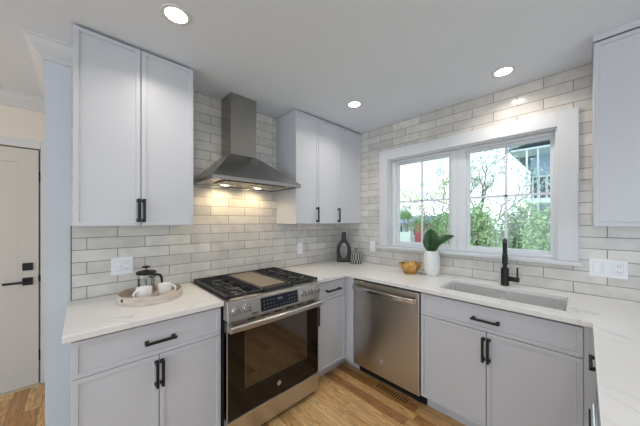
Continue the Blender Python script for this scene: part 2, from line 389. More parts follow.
# right wall with the window opening
WY0, WY1, WZ0, WZ1 = -2.03, -0.69, 1.128, 2.062
mb = MB()
for y0, y1, z0, z1 in ((YF, WY0, 0, H), (WY1, 0.12, 0, H), (WY0, WY1, 0, WZ0), (WY0, WY1, WZ1, H)): mb.box(0.006, 0.16, y0, y1, z0, z1)
struct(mb.build('wall_right', M['wall']))
mb = MB()
for y0, y1, z0, z1 in ((-2.95, WY0, 0.9, H), (WY1, 0, 0.9, H), (WY0, WY1, 0.9, WZ0), (WY0, WY1, WZ1, H)): mb.box(0, 0.006, y0, y1, z0, z1)
struct(mb.build('wall_right_tile', M['tileB']))
# the open room behind the camera: two far walls, each with a wide opening made up for its fill lamp
mb = MB()
for y0, y1, z0, z1 in ((YF, -3.75, 0, H), (-0.25, YH, 0, H), (-3.75, -0.25, 0, 0.45), (-3.75, -0.25, 2.43, H)): mb.box(XL-0.12, XL, y0, y1, z0, z1)
struct(mb.build('wall_left', M['wall']))
mb = MB()
for x0, x1, z0, z1 in ((XL, -4.45, 0, H), (-0.75, 0.1, 0, H), (-4.45, -0.75, 0, 0.45), (-4.45, -0.75, 2.43, H)): mb.box(x0, x1, YF-0.12, YF, z0, z1)
struct(mb.build('wall_front', M['wall']))
# hall wall, door, casing, crown
DX0, DX1, DZ = -3.60, -2.695, 2.005
mb = MB(); mb.box(XL, DX0-0.01, YH, YH+0.1, 0, H).box(DX1+0.01, WE+0.12, YH, YH+0.1, 0, H).box(DX0-0.01, DX1+0.01, YH, YH+0.1, DZ+0.01, H).box(DX0-0.01, DX1+0.01, YH+0.06, YH+0.1, 0, DZ+0.01)
struct(mb.build('wall_hall', M['hallwall']))
fh = Face('A', YH)
d = struct(MB().box(DX0, DX1, YH+0.006, YH+0.045, 0.012, DZ).build('door_1', M['doorpaint']))
# recessed single panel on the door face
fd = Face('A', YH+0.006)
panel(fd, 'door_panel', DX0+0.0, DX1-0.0, 0.012, DZ, d, M['doorpaint'], rail=0.115, th=0.012, rec=0.010)
hb = MB().box(-2.786, -2.726, YH-0.016, YH-0.0061, 0.985, 1.048).build('deadbolt', M['black'], d, bevel=0.003)
mb = MB().box(-2.786, -2.726, YH-0.016, YH-0.0061, 0.862, 0.925).cyl((-2.756, YH-0.016, 0.893), (-2.756, YH-0.05, 0.893), 0.011).box(-2.885, -2.742, YH-0.058, YH-0.046, 0.884, 0.902)
mb.build('door_handle', M['black'], d, bevel=0.003)
mb = MB()
for z in (0.25, 1.78): mb.cyl((DX1+0.004, YH-0.004, z-0.045), (DX1+0.004, YH-0.004, z+0.045), 0.005)
mb.box(DX1-0.002, DX1+0.012, YH-0.012, YH-0.002, 0.885, 0.935)
mb.build('hinge', M['black'], d)
struct(MB().box(DX1+0.012, WE+0.0, YH-0.014, YH, 0, DZ+0.075).box(DX0-0.1, DX1+0.012, YH-0.014, YH, DZ+0.010, DZ+0.075).build('trim_2', M['trim'], bevel=0.003))
struct(MB().box(DX0-0.01, DX1+0.01, YH-0.03, YH+0.06, 0, 0.012).build('trim_3', mat('threshold', srgb(196, 178, 150), 0.5)))
struct(MB().box(XL, DX0-0.1, YH-0.014, YH, 0, 0.12).build('baseboard_hall', M['trim'], bevel=0.004))
CROWN = [(0, 0), (0.082, 0), (0.082, 0.012), (0.070, 0.020), (0.058, 0.046), (0.034, 0.072), (0.020, 0.082), (0.020, 0.090), (0.014, 0.094), (0.014, 0.104), (0, 0.108)]
def crown_run(name, pts, m, prof=CROWN, h=H):
    """crown moulding swept along a horizontal polyline; profile (out, down), room on the right-hand side"""
    mb = MB(); rings = []
    for i, p in enumerate(pts):
        p = Vector(p)
        d0 = (Vector(pts[i])-Vector(pts[i-1])).normalized() if i else None
        d1 = (Vector(pts[i+1])-Vector(pts[i])).normalized() if i < len(pts)-1 else None
        nr = lambda d: Vector((d.y, -d.x))
        if d0 is None: n = nr(d1)
        elif d1 is None: n = nr(d0)
        else:
            n = nr(d0)+nr(d1); n = n/(n.dot(nr(d0)))
        rings.append([mb.bm.verts.new((p.x+n.x*o, p.y+n.y*o, h-dn-0.0005)) for o, dn in prof])
    k = len(prof)
    for a, b in zip(rings, rings[1:]):
        for i in range(k): mb.bm.faces.new((a[i], a[(i+1)%k], b[(i+1)%k], b[i]))
    mb.bm.faces.new(rings[0]); mb.bm.faces.new(rings[-1][::-1])
    return struct(mb.build(name, m))
crown_run('trim_4', [(WE, YH), (WE, 0.006), (-2.4635, 0.006)], M['trim'])
crown_run('trim_5', [(XL, YH), (WE-0.001, YH)], M['trim'])
# window casing, stool and the two windows
mb = MB()
CT = 0.105
mb.box(-0.02, -0.0005, WY1, WY1+CT, WZ0, WZ1+CT).box(-0.02, -0.0005, WY0-CT, WY0, WZ0, WZ1+CT).box(-0.02, -0.0005, WY0, WY1, WZ1, WZ1+CT)
struct(mb.build('trim_6', M['trim'], bevel=0.002))
struct(MB().box(-0.045, 0.10, WY0-CT-0.02, WY1+CT+0.028, 1.100, 1.127).build('trim_7', M['trim'], bevel=0.004))
mb = MB()   # jamb liner
mb.box(0.0, 0.155, WY1-0.012, WY1-0.0002, WZ0, WZ1).box(0, 0.155, WY0+0.0002, WY0+0.012, WZ0, WZ1).box(0, 0.155, WY0+0.012, WY1-0.012, WZ1-0.012, WZ1-0.0002)
struct(mb.build('trim_8', M['trim']))
def window(idx, y0, y1, g0, g1):
    """y0..y1 outer frame, g0..g1 glass"""
    z0, z1, a, b = WZ0+0.001, WZ1-0.0125, 1.178, 2.004
    f = MB(); x0, x1 = 0.055, 0.15
    f.box(x0, x1, y0, g0-0.022, z0, z1).box(x0, x1, g1+0.022, y1, z0, z1).box(x0, x1, g0-0.022, g1+0.022, z0, a-0.028).box(x0, x1, g0-0.022, g1+0.022, b+0.024, z1)
    r = struct(f.build('window_%d' % idx, M['vinyl'], bevel=0.003))
    s = MB(); x0, x1 = 0.07, 0.105
    s.box(x0, x1, g0-0.022, g0, a-0.028, b+0.024).box(x0, x1, g1, g1+0.022, a-0.028, b+0.024).box(x0, x1, g0, g1, a-0.028, a).box(x0, x1, g0, g1, b, b+0.024)
    s.build('sash', M['vinyl'], r, bevel=0.003)
    m = MB(); c = (g0+g1)/2; zc = 1.605
    m.box(0.074, 0.081, c-0.009, c+0.009, a, b).box(0.074, 0.081, g0, g1, zc-0.009, zc+0.009)
    m.build('muntin', M['vinyl'], r)
    MB().box(0.084, 0.088, g0-0.005, g1+0.005, a-0.005, b+0.005).build('pane', M['glass'], r)
    k = MB().box(0.028, 0.056, c-0.06, c+0.03, 1.128, 1.146).cyl((0.035, c-0.01, 1.142), (0.03, c-0.075, 1.150), 0.006)
    k.build('crank', M['vinyl'], r, bevel=0.003)
    return r
window(1, -1.365, WY1-0.0125, -1.285, -0.77)
window(2, WY0+0.0125, -1.366, -1.987, -1.457)

# ------------------------------------------------------------------ recessed ceiling lights
cans = [(-2.08, -0.735, 'round recessed ceiling light nearest the left upper cabinet'),
        (-0.655, -0.74, 'round recessed ceiling light nearest the corner, in front of the narrow three-door cabinet'),
        (-0.29, -1.77, 'round recessed ceiling light above the sink and window'),
        (-1.6, -2.55, 'round recessed ceiling light behind the camera over the right counter'),
        (-2.9, -1.9, 'round recessed ceiling light behind the camera over the open floor')]
base = None
for i, (x, y, lab) in enumerate(cans):
    if base is None:
        base = thing('recessed_light', lab, 'ceiling light', (x, y, H), 'recessed ceiling lights')
        MB().lathe([(0.048, -0.001), (0.052, -0.006), (0.066, -0.006), (0.070, -0.001)], (x, y, H), 40).build('trim_ring', M['trim'], base, smooth=True)
        MB().lathe([(0, -0.0035), (0.049, -0.0035)], (x, y, H), 40).build('lens', M['lamp'], base)
    else: dup(base, (x, y, H), lab)
    area('can_light', (x, y, H-0.012), (0, 0, -1), 0.09, 0.09, 3.3, (1.0, 0.92, 0.83), math.radians(142), 'DISK')

# ------------------------------------------------------------------ countertops
def counter(name, xs, ys, keep, label, m=M['quartz'], z0=0.884, z1=0.914):
    mb = MB(); vs = {}
    def V(i, j):
        if (i, j) not in vs: vs[(i, j)] = mb.bm.verts.new((xs[i], ys[j], z1))
        return vs[(i, j)]
    fs = []
    for i in range(len(xs)-1):
        for j in range(len(ys)-1):
            if keep((xs[i]+xs[i+1])/2, (ys[j]+ys[j+1])/2): fs.append(mb.bm.faces.new((V(i, j), V(i+1, j), V(i+1, j+1), V(i, j+1))))
    r = bmesh.ops.extrude_face_region(mb.bm, geom=fs)
    bmesh.ops.translate(mb.bm, verts=[e for e in r['geom'] if isinstance(e, bmesh.types.BMVert)], vec=(0, 0, z0-z1))
    bmesh.ops.dissolve_limit(mb.bm, angle_limit=0.01, verts=mb.bm.verts, edges=mb.bm.edges)
    return tag(mb.build(name, m, bevel=0.003), label, 'countertop')
counter('countertop', [-2.488, -1.799], [-0.652, -0.0006], lambda x, y: True, 'short white quartz countertop on the left cabinet beside the range')
SX0, SX1, SY0, SY1 = -0.527, -0.160, -2.090, -1.420
CE = -2.186
counter('countertop', [-2.0, -1.033, -0.643, SX0, SX1, -0.0006], [-2.84, CE, SY0, SY1, -0.652, -0.0006],
        lambda x, y: not (SX0 < x < SX1 and SY0 < y < SY1) and (y < CE or x > -0.643 or (y > -0.652 and x > -1.033)),
        'long white veined quartz countertop running round the corner, holding the sink')

def carcass(x0, x1, yf, z0, z1, back=0.036, yb=-0.001):
    """box carcass: full-depth sides and bottom, a set-back interior, so the gaps round the doors are deep"""
    mb = MB(); mb.box(x0, x0+0.016, yf, yb, z0, z1).box(x1-0.016, x1, yf, yb, z0, z1).box(x0+0.016, x1-0.016, yf, yb, z0, z0+0.016)
    return mb.box(x0+0.016, x1-0.016, yf+back, yb, z0+0.016, z1)
# ------------------------------------------------------------------ upper cabinets
G = 0.002
fa = Face('A', -0.301)
c = thing('upper_cabinet', 'tall white two-door wall cabinet left of the range hood', 'cabinet', (-2.168, -0.002, 1.372))
carcass(-2.461, -1.874, -0.299, 1.372, 2.440).build('body', M['cab'], c)
for (u0, u1, hu) in ((-2.461, -2.168-G, -2.181), (-2.168+G, -1.874, -2.155)):
    dd = panel(fa, 'door', u0, u1, 1.374, 2.431, c); pull(fa, hu, 1.464, dd, True, 0.140)
c = thing('upper_cabinet', 'narrow white three-door wall cabinet between the hood and the corner', 'cabinet', (-0.49, -0.002, 1.372))
carcass(-0.987, -0.001, -0.299, 1.372, 2.440).build('body', M['cab'], c)
for (u0, u1, hu) in ((-0.987, -0.701-G, -0.725), (-0.701+G, -0.387-G, -0.411), (-0.387+G, -0.002, None)):
    dd = panel(fa, 'door', u0, u1, 1.374, 2.431, c, rail=0.020)
    if hu: pull(fa, hu, 1.462, dd, True, 0.15)
fb = Face('B', -0.312)
c = thing('upper_cabinet', 'white wall cabinet at right edge, right of the window', 'cabinet', (-0.16, -2.64, 1.370))
MB().box(-0.310, -0.001, -3.09, -2.196, 1.370, 2.40).build('body', M['cab'], c)
MB().box(-0.334, -0.001, -3.09, -2.194, 2.412, 2.4465).build('filler_board', M['cab'], c)
MB().box(-0.318, -0.001, -3.09, -2.197, 2.40, 2.412).build('shadow_reveal', M['blackgap'], c)
for (u0, u1, hu) in ((-2.642+G, -2.196, -2.61), (-3.09, -2.642-G, -2.675)):
    dd = panel(fb, 'door', u0, u1, 1.372, 2.404, c); pull(fb, hu, 1.466, dd, True, 0.15)

# ------------------------------------------------------------------ base cabinets
fl = Face('A', -0.592)
c = thing('base_cabinet', 'white base cabinet left of the range, one drawer over two doors', 'cabinet', (-2.13, -0.3, 0))
carcass(-2.461, -1.801, -0.590, 0.10, 0.882).build('body', M['cab'], c)
MB().box(-2.455, -1.801, -0.53, -0.02, 0, 0.0999).build('toe_kick', M['kick'], c)
dr = panel(fl, 'drawer', -2.461, -1.803, 0.700, 0.866, c); pull(fl, -2.124, 0.776, dr, False, 0.145)
for (u0, u1, hu) in ((-2.461, -2.130-G, -2.142), (-2.130+G, -1.803, -2.117)):
    dd = panel(fl, 'door', u0, u1, 0.112, 0.697, c); pull(fl, hu, 0.604, dd, True, 0.136)
c = thing('base_cabinet', 'narrow white base cabinet between the range and the corner', 'cabinet', (-0.83, -0.3, 0))
carcass(-1.028, -0.622, -0.590, 0.10, 0.882).build('body', M['cab'], c)
mb = MB().box(-1.028, -0.522, -0.522, -0.02, 0, 0.0999).box(-0.522, -0.50, -0.70, -0.02, 0, 0.0999); mb.build('toe_kick', M['kick'], c)
MB().box(-0.6215, -0.60, -0.699, -0.001, 0.10, 0.882).build('filler_strip', M['cab'], c)
dr = panel(fl, 'drawer', -1.026, -0.624, 0.712, 0.866, c); pull(fl, -0.80, 0.789, dr, False, 0.18)
dd = panel(fl, 'door', -1.026, -0.624, 0.112, 0.708, c); pull(fl, -0.995, 0.605, dd, True, 0.16)
fs = Face('B', -0.592)
c = thing('base_cabinet', 'white sink base cabinet under the window, wide drawer front over two doors', 'cabinet', (-0.3, -1.74, 0))
mb = MB()   # open-topped carcass so the basin hangs free inside it
mb.box(-0.566, -0.554, -2.137, -1.344, 0.118, 0.882).box(-0.03, -0.012, -2.155, -1.326, 0.10, 0.882).box(-0.590, -0.03, -2.155, -2.137, 0.10, 0.882).box(-0.590, -0.03, -1.344, -1.326, 0.10, 0.882).box(-0.590, -0.03, -2.137, -1.344, 0.10, 0.118)
mb.build('body', M['cab'], c)
MB().box(-0.52, -0.02, -2.18, -1.338, 0, 0.0999).build('toe_kick', M['kick'], c)
MB().box(-0.608, -0.59, -2.200, -2.159, 0.10, 0.882).build('filler_strip', M['cab'], c)
dr = panel(fs, 'drawer_front', -2.156, -1.328, 0.714, 0.868, c); pull(fs, -1.737, 0.785, dr, False, 0.152)
for (u0, u1, hu) in ((-1.741+G, -1.328, -1.727), (-2.156, -1.741-G, -1.755)):
    dd = panel(fs, 'door', u0, u1, 0.112, 0.710, c); pull(fs, hu, 0.605, dd, True, 0.150)
fc = Face('C', -2.226)
c = thing('base_cabinet', 'white drawer base under the right-hand counter, seen edge-on', 'cabinet', (-0.9, -2.5, 0))
MB().box(-1.175, -0.615, -2.80, -2.228, 0.10, 0.882).build('body', M['cab'], c)
MB().box(-1.175, -0.615, -2.80, -2.29, 0, 0.0999).build('toe_kick', M['kick'], c)
for v0, v1, hv in ((0.700, 0.866, 0.81), (0.410, 0.697, 0.57), (0.112, 0.407, 0.27)):
    dr = panel(fc, 'drawer', -1.173, -0.66, v0, v1, c); pull(fc, -0.880, hv, dr, False, 0.145)
c = thing('undercounter_appliance', 'steel-fronted undercounter appliance beneath the right counter edge', 'appliance', (-1.49, -2.5, 0))
MB().box(-1.785, -1.178, -2.80, -2.222, 0.03, 0.88).build('body', M['enamel'], c)
MB().box(-1.783, -1.180, -2.2215, -2.204, 0.11, 0.872).build('door', M['steel'], c, bevel=0.004)
mb = MB().cyl((-1.76, -2.182, 0.79), (-1.20, -2.182, 0.79), 0.009)
for x in (-1.72, -1.24): mb.cyl((x, -2.2035, 0.79), (x, -2.182, 0.79), 0.006)
mb.build('handle', M['chrome'], c, smooth=True)

# ------------------------------------------------------------------ range
def badge(face, u, v, n, r, parent):
    mb = MB(); p0 = face.P(u, v, n); p1 = face.P(u, v, n+0.0015); mb.cyl(p0, p1, r, seg=28)
    b = mb.build('badge', M['badge'], parent)
    mk = MB()
    for rr in (r*0.86,):    # ring and a flowing two-letter monogram
        pts = [face.P(u+rr*math.cos(t), v+rr*math.sin(t), n+0.0018) for t in [2*PI*i/28 for i in range(29)]]
        mk.tube(pts, r*0.05, 6)
    g = [(-0.05, 0.42), (-0.35, 0.46), (-0.5, 0.1), (-0.3, -0.3), (0.0, -0.05), (-0.05, -0.45), (-0.4, -0.4)]
    e = [(0.5, 0.25), (0.3, 0.5), (0.12, 0.25), (0.3, 0.05), (0.1, -0.2), (0.3, -0.48), (0.55, -0.25)]
    sgn = 1 if face.k == 'A' else -1
    for poly in (g, e): mk.tube([face.P(u+sgn*a*r, v+bb*r, n+0.0018) for a, bb in poly], r*0.06, 6)
    mk.build('emblem', M['badgedark'], b)
    return b
RX0, RX1 = -1.7965, -1.0355
RC = (RX0+RX1)/2
rg = thing('range', 'stainless slide-in gas range with black oven door and griddle', 'stove', (RC, -0.35, 0))
MB().box(RX0, RX1, -0.632, -0.003, 0.03, 0.905).build('body', M['enamel'], rg)
for x in (RX0+0.05, RX1-0.05):
    for y in (-0.58, -0.08): MB().cyl((x, y, 0), (x, y, 0.03), 0.018).build('foot', M['black'], rg)
# cooktop deck with a low raised back lip
MB().box(RX0, RX1, -0.682, -0.003, 0.9051, 0.9145).box(RX0+0.02, RX1-0.02, -0.035, -0.004, 0.9146, 0.926).build('cooktop', M['steel'], rg, bevel=0.002)
MB().box(RX0+0.012, RX1-0.012, -0.64, -0.04, 0.9146, 0.917).build('burner_tray', M['enamel'], rg)
# control panel: tilted fascia
PT, PB = -0.684, -0.700
def fpt(u, v, n):  # v 0 at the bottom edge .. 1 at the top edge
    z0, z1 = 0.792, 0.9048; y0, y1 = PB, PT
    d = Vector((0, y1-y0, z1-z0)); nn = Vector((0, -d.z, d.y)).normalized()
    return Vector((u, y0, z0)) + d*v + nn*n
mb = MB(); mb.prism([(-0.632, 0.792), (PB, 0.792), (PT, 0.9048), (-0.632, 0.9048)], lambda a, b, d: Vector((d, a, b)), RX0, RX1)
mb.build('control_panel', M['steel'], rg, bevel=0.004)
mb = MB(); mb.hexa([fpt(-1.572, 0.10, 0.0003), fpt(-1.262, 0.10, 0.0003), fpt(-1.262, 0.10, 0.003), fpt(-1.572, 0.10, 0.003)],
                   [fpt(-1.572, 0.86, 0.0003), fpt(-1.262, 0.86, 0.0003), fpt(-1.262, 0.86, 0.003), fpt(-1.572, 0.86, 0.003)])
ds = mb.build('display', M['display'], rg)
mb = MB(); rnd = random.Random(3)
def seg(u0, u1, v0, v1):
    mb.hexa([fpt(u0, v0, 0.003), fpt(u1, v0, 0.003), fpt(u1, v0, 0.0036), fpt(u0, v0, 0.0036)], [fpt(u0, v1, 0.003), fpt(u1, v1, 0.003), fpt(u1, v1, 0.0036), fpt(u0, v1, 0.0036)])
for r_ in (0.26, 0.46, 0.66):     # rows of touch pads
    for k in range(12):
        u = -1.553+0.0255*k
        if 0.4 < r_ and 4 <= k <= 7: continue
        seg(u+0.002, u+0.009, r_-0.022, r_+0.022)
mb.build('key_legend', M['digits'], ds); mb = MB()
for k in range(3):               # clock digits
    u = -1.440+0.014*k
    seg(u, u+0.009, 0.56, 0.70)
mb.build('clock', M['digits'], ds)
for u in (-1.742, -1.668, -1.208, -1.146, -1.080):
    a = fpt(u, 0.52, 0.0); b = fpt(u, 0.52, 0.006); cc = fpt(u, 0.52, 0.030)
    kb = MB().cyl(a, b, 0.028, 0.026, 28).cyl(b, cc, 0.021, 0.019, 28).build('knob', M['chrome'], rg, smooth=True)
    g1 = fpt(u, 0.52, 0.0303)
    mb = MB(); mb.hexa([fpt(u-0.005, 0.36, 0.030), fpt(u+0.005, 0.36, 0.030), fpt(u+0.005, 0.36, 0.038), fpt(u-0.005, 0.36, 0.038)],
                       [fpt(u-0.005, 0.68, 0.030), fpt(u+0.005, 0.68, 0.030), fpt(u+0.005, 0.68, 0.038), fpt(u-0.005, 0.68, 0.038)])
    mb.build('grip', M['badgedark'], kb, bevel=0.002)
# printed marks left of the display
mb = MB()
for k in range(3): seg(-1.640+0.016*k, -1.628+0.016*k, 0.10, 0.20)
mb.build('print', M['slot'], rg)
# oven door
fr_ = Face('A', -0.634)
dd = MB().box(RX0+0.003, RX1-0.003, -0.6755, -0.634, 0.182, 0.785).build('oven_door', M['ovenglass'], rg, bevel=0.004)
for x in (RX0+0.003, RX1-0.008): MB().box(x, x+0.005, -0.6775, -0.640, 0.182, 0.72).build('edge_trim', M['steel'], dd)
mb = MB(); y = -0.6765
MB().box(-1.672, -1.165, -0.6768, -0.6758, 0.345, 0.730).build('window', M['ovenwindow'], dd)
mb = MB()
for (x0, x1, z0, z1) in ((-1.678, -1.672, 0.339, 0.733), (-1.165, -1.159, 0.339, 0.733), (-1.672, -1.165, 0.339, 0.345)): mb.box(x0, x1, -0.6772, -0.6758, z0, z1)
mb.build('window_frame', mat('window_mask', srgb(74, 62, 50), 0.2), dd)
MB().box(RX0+0.003, RX1-0.003, -0.681, -0.6757, 0.720, 0.7845).build('top_rail', M['steel'], dd, bevel=0.002)
for k in range(6):     # vent slots above the handle
    u = -1.66+0.10*k; MB().box(u, u+0.06, -0.6818, -0.681, 0.768, 0.776).build('vent_slot', M['blackgap'], dd)
mb = MB(); rings = []
for i in range(13):
    t = i/12; x = RX0+0.004+(RX1-RX0-0.008)*t; yb = -0.722-0.012*math.sin(PI*t)
    rings.append([mb.bm.verts.new((x, yb+a_, 0.752+b_)) for a_, b_ in ((0.012, -0.019), (-0.006, -0.019), (-0.012, -0.010), (-0.012, 0.010), (-0.006, 0.019), (0.012, 0.019))])
for a_, b_ in zip(rings, rings[1:]):
    for k in range(6): mb.bm.faces.new((a_[k], a_[(k+1)%6], b_[(k+1)%6], b_[k]))
mb.bm.faces.new(rings[0]); mb.bm.faces.new(rings[-1][::-1])
for x in (RX0+0.020, RX1-0.020): mb.box(x-0.014, x+0.014, -0.715, -0.681, 0.737, 0.767)
mb.build('handle', M['steel'], dd, bevel=0.002)
badge(fr_, -1.416, 0.258, 0.042, 0.016, dd)
MB().box(RX0+0.003, RX1-0.003, -0.678, -0.634, 0.040, 0.177).box(RX0+0.003, RX1-0.003, -0.682, -0.6781, 0.160, 0.177).build('drawer', M['steel'], rg, bevel=0.003)
MB().box(RX0+0.01, RX1-0.01, -0.640, -0.60, 0.004, 0.039).build('kick_plate', M['blackgap'], rg)
# burners
for (x, y, r) in ((-1.665, -0.50, 0.05), (-1.665, -0.19, 0.038), (-1.167, -0.50, 0.045), (-1.167, -0.19, 0.036)):
    bu = MB().lathe([(r, 0.0), (r, 0.010), (r*0.8, 0.012)], (x, y, 0.9171), 28).build('burner', M['chrome'], rg, smooth=True)
    MB().lathe([(0, 0.0125), (r*0.72, 0.0125), (r*0.78, 0.016), (r*0.72, 0.021), (0, 0.022)], (x, y, 0.9171), 28).build('burner_cap', M['iron'], bu, smooth=True)
def grate(x0, x1):
    mb = MB(); y0, y1 = -0.672, -0.045; z0, z1 = 0.930, 0.944; b = 0.006
    mb.box(x0, x1, y0, y0+2*b, z0, z1).box(x0, x1, y1-2*b, y1, z0, z1).box(x0, x0+2*b, y0, y1, z0, z1).box(x1-2*b, x1, y0, y1, z0, z1)
    ym = (y0+y1)/2; mb.box(x0, x1, ym-b, ym+b, z0, z1); xm = (x0+x1)/2
    for yc in ((y0+ym)/2, (ym+y1)/2):
        mb.box(xm-b*0.8, xm+b*0.8, y0 if yc < ym else ym, yc-0.045, z0, z1); mb.box(xm-b*0.8, xm+b*0.8, yc+0.045, ym if yc < ym else y1, z0, z1)
        mb.box(x0, xm-0.04, yc-b*0.8, yc+b*0.8, z0, z1); mb.box(xm+0.04, x1, yc-b*0.8, yc+b*0.8, z0, z1)
        for q in (-1, 1):
            for dy in (-0.105, -0.055, 0.055, 0.105): mb.box(xm+q*0.06, x0+b if q < 0 else x1-b, yc+dy-b*0.6, yc+dy+b*0.6, z0, z1)
    for x in (x0+b, x1-b):
        for yy in (y0+b, ym, y1-b): mb.box(x-b, x+b, yy-b, yy+b, 0.9172, z0)
    return mb.build('grate', M['iron'], rg, bevel=0.002)
grate(RX0+0.008, RX0+0.262); grate(RX1-0.262, RX1-0.008)
# centre grate frame carrying the griddle plate
mb = MB(); x0, x1 = RX0+0.266, RX1-0.266
mb.box(x0, x1, -0.672, -0.655, 0.9172, 0.944).box(x0, x1, -0.062, -0.045, 0.9172, 0.944).box(x0, x0+0.008, -0.655, -0.062, 0.9172, 0.943).box(x1-0.008, x1, -0.655, -0.062, 0.9172, 0.943)
mb.build('griddle_frame', M['iron'], rg, bevel=0.002)
mb = MB().box(x0+0.010, x1-0.010, -0.600, -0.075, 0.9175, 0.942)
mb.build('griddle', M['griddle'], rg, bevel=0.004)

# ------------------------------------------------------------------ range hood
hd = thing('range_hood', 'stainless chimney range hood on the tiled back wall over the range', 'hood', (-1.42, -0.002, 1.69))
HX0, HX1, HY = -1.797, -1.043, -0.462
CX0, CX1, CYF = -1.552, -1.322, -0.190
MB().box(HX0, HX1, HY, HY+0.012, 1.688, 1.714).box(HX0, HX0+0.012, HY+0.012, -0.001, 1.688, 1.714).box(HX1-0.012, HX1, HY+0.012, -0.001, 1.688, 1.714).box(HX0+0.012, HX1-0.012, -0.012, -0.001, 1.688, 1.714).build('rim', M['hoodsteel'], hd, bevel=0.001)
mb = MB().hexa([(HX0, HY, 1.7141), (HX1, HY, 1.7141), (HX1, -0.001, 1.7141), (HX0, -0.001, 1.7141)],
               [(CX0-0.006, CYF-0.006, 1.945), (CX1+0.006, CYF-0.006, 1.945), (CX1+0.006, -0.001, 1.945), (CX0-0.006, -0.001, 1.945)])
mb.build('canopy', M['hoodsteel'], hd)
MB().box(CX0, CX1, CYF, -0.001, 1.9455, H-0.001).build('chimney', M['hoodsteel'], hd, bevel=0.001)
MB().box(HX0+0.013, HX1-0.013, HY+0.013, -0.013, 1.700, 1.706).build('underside', M['steel'], hd)
for k in range(2):
    x0 = -1.68+0.265*k
    f = MB().box(x0, x0+0.25, -0.40, -0.17, 1.690, 1.6995).build('filter', M['enamel'], hd)
    mb = MB()
    for j in range(9): mb.box(x0+0.015+0.025*j, x0+0.027+0.025*j, -0.39, -0.18, 1.687, 1.6899)
    mb.build('baffle', M['chrome'], f)
for x in (-1.57, -1.27):
    MB().lathe([(0.034, 0), (0.03, -0.006), (0.0, -0.006)], (x, -0.120, 1.6995), 24).build('lamp', M['hoodlamp'], hd)
    l = bpy.data.lights.new('hood_spot', 'SPOT'); l.energy = 3.3; l.color = (1, 0.76, 0.42); l.spot_size = math.radians(165); l.spot_blend = 0.6; l.shadow_soft_size = 0.025
    o = bpy.data.objects.new('hood_spot', l); COL.objects.link(o); o.location = (x, -0.120, 1.680); o.rotation_euler = Vector((0, 0.1, -1)).to_track_quat('-Z', 'Y').to_euler()
mb = MB()
for k in range(6): mb.cyl((-1.235+0.022*k, HY-0.002, 1.701), (-1.235+0.022*k, HY, 1.701), 0.006, seg=14)
mb.build('button', M['chrome'], hd)

# ------------------------------------------------------------------ dishwasher
dw = thing('dishwasher', 'stainless dishwasher set in the cabinets between corner and sink base', 'dishwasher', (-0.3, -1.01, 0))
DY0, DY1 = -1.318, -0.703
MB().box(-0.585, -0.02, DY0-0.004, DY1, 0.10, 0.880).build('tub', M['blackgap'], dw)
MB().box(-0.53, -0.02, DY0-0.016, DY1, 0.002, 0.0999).build('toe_kick', M['blackgap'], dw)
dd = MB().box(-0.616, -0.586, DY0, DY1-0.004, 0.098, 0.864).build('door', M['steel'], dw, bevel=0.004)
mb = MB(); pts = []; cy_ = (DY0+DY1)/2
for i in range(15):
    t = -1+2*i/14; pts.append((-0.652-0.018*(1-t*t), cy_+t*0.285, 0.803))
# flattened strap handle
rings = []
for p in pts:
    rings.append([mb.bm.verts.new((p[0]+a, p[1], p[2]+b)) for a, b in ((-0.008, -0.017), (0.006, -0.022), (0.006, 0.022), (-0.008, 0.017))])
for a, b in zip(rings, rings[1:]):
    for k in range(4): mb.bm.faces.new((a[k], a[(k+1)%4], b[(k+1)%4], b[k]))
mb.bm.faces.new(rings[0]); mb.bm.faces.new(rings[-1][::-1])
for s in (-1, 1): mb.box(-0.650, -0.6161, cy_+s*0.285-0.012, cy_+s*0.285+0.012, 0.787, 0.819)
mb.build('handle', M['chrome'], dd, bevel=0.003)
badge(Face('B', -0.6161), -0.99, 0.225, 0, 0.019, dd)

# ------------------------------------------------------------------ sink, faucet
sk = thing('sink', 'undermount stainless sink basin set in the counter under the window', 'sink', (-0.34, -1.755, 0.66))
mb = MB(); a = 0.004; zb = 0.68
x0, x1, y0, y1 = SX0-a, SX1+a, SY0-a, SY1+a
bm = mb.bm
def rect(i, z): return [bm.verts.new(p) for p in ((x0+i, y0+i, z), (x1-i, y0+i, z), (x1-i, y1-i, z), (x0+i, y1-i, z))]
rs = [rect(-0.012, 0.8835), rect(0, 0.8835), rect(0.004, zb+0.01), rect(0.016, zb), ]
for p, q in zip(rs, rs[1:]):
    for k in range(4): bm.faces.new((p[k], p[(k+1)%4], q[(k+1)%4], q[k]))
bm.faces.new(rs[-1])
o = mb.build('basin', M['sinksteel'], sk)
s_ = o.modifiers.new('solid', 'SOLIDIFY'); s_.thickness = 0.0015; s_.offset = -1
MB().lathe([(0.045, 0.001), (0.04, 0.003), (0.02, 0.001), (0, 0.001)], (-0.34, -1.755, zb), 28).build('drain', M['chrome'], sk, smooth=True)
fx, fy = -0.097, -1.745
ft = thing('faucet', 'matte black gooseneck kitchen faucet behind the sink', 'faucet', (fx, fy, 0.914))
MB().lathe([(0, 0), (0.028, 0), (0.028, 0.006), (0.0255, 0.010), (0.0255, 0.128), (0.022, 0.132), (0, 0.132)], (fx, fy, 0.914), 28).build('body', M['black'], ft, smooth=True)
pts = [(fx, fy, 1.046), (fx, fy, 1.20)] + [(fx-0.065+0.065*math.cos(t), fy-0.0115*(1-math.cos(t)), 1.20+0.060*math.sin(t)) for t in [PI*i/14 for i in range(1, 14)]] + [(fx-0.13, fy-0.023, 1.19), (fx-0.13, fy-0.023, 1.16)]
MB().tube(pts, 0.0135, 16).build('spout', M['black'], ft, smooth=True)
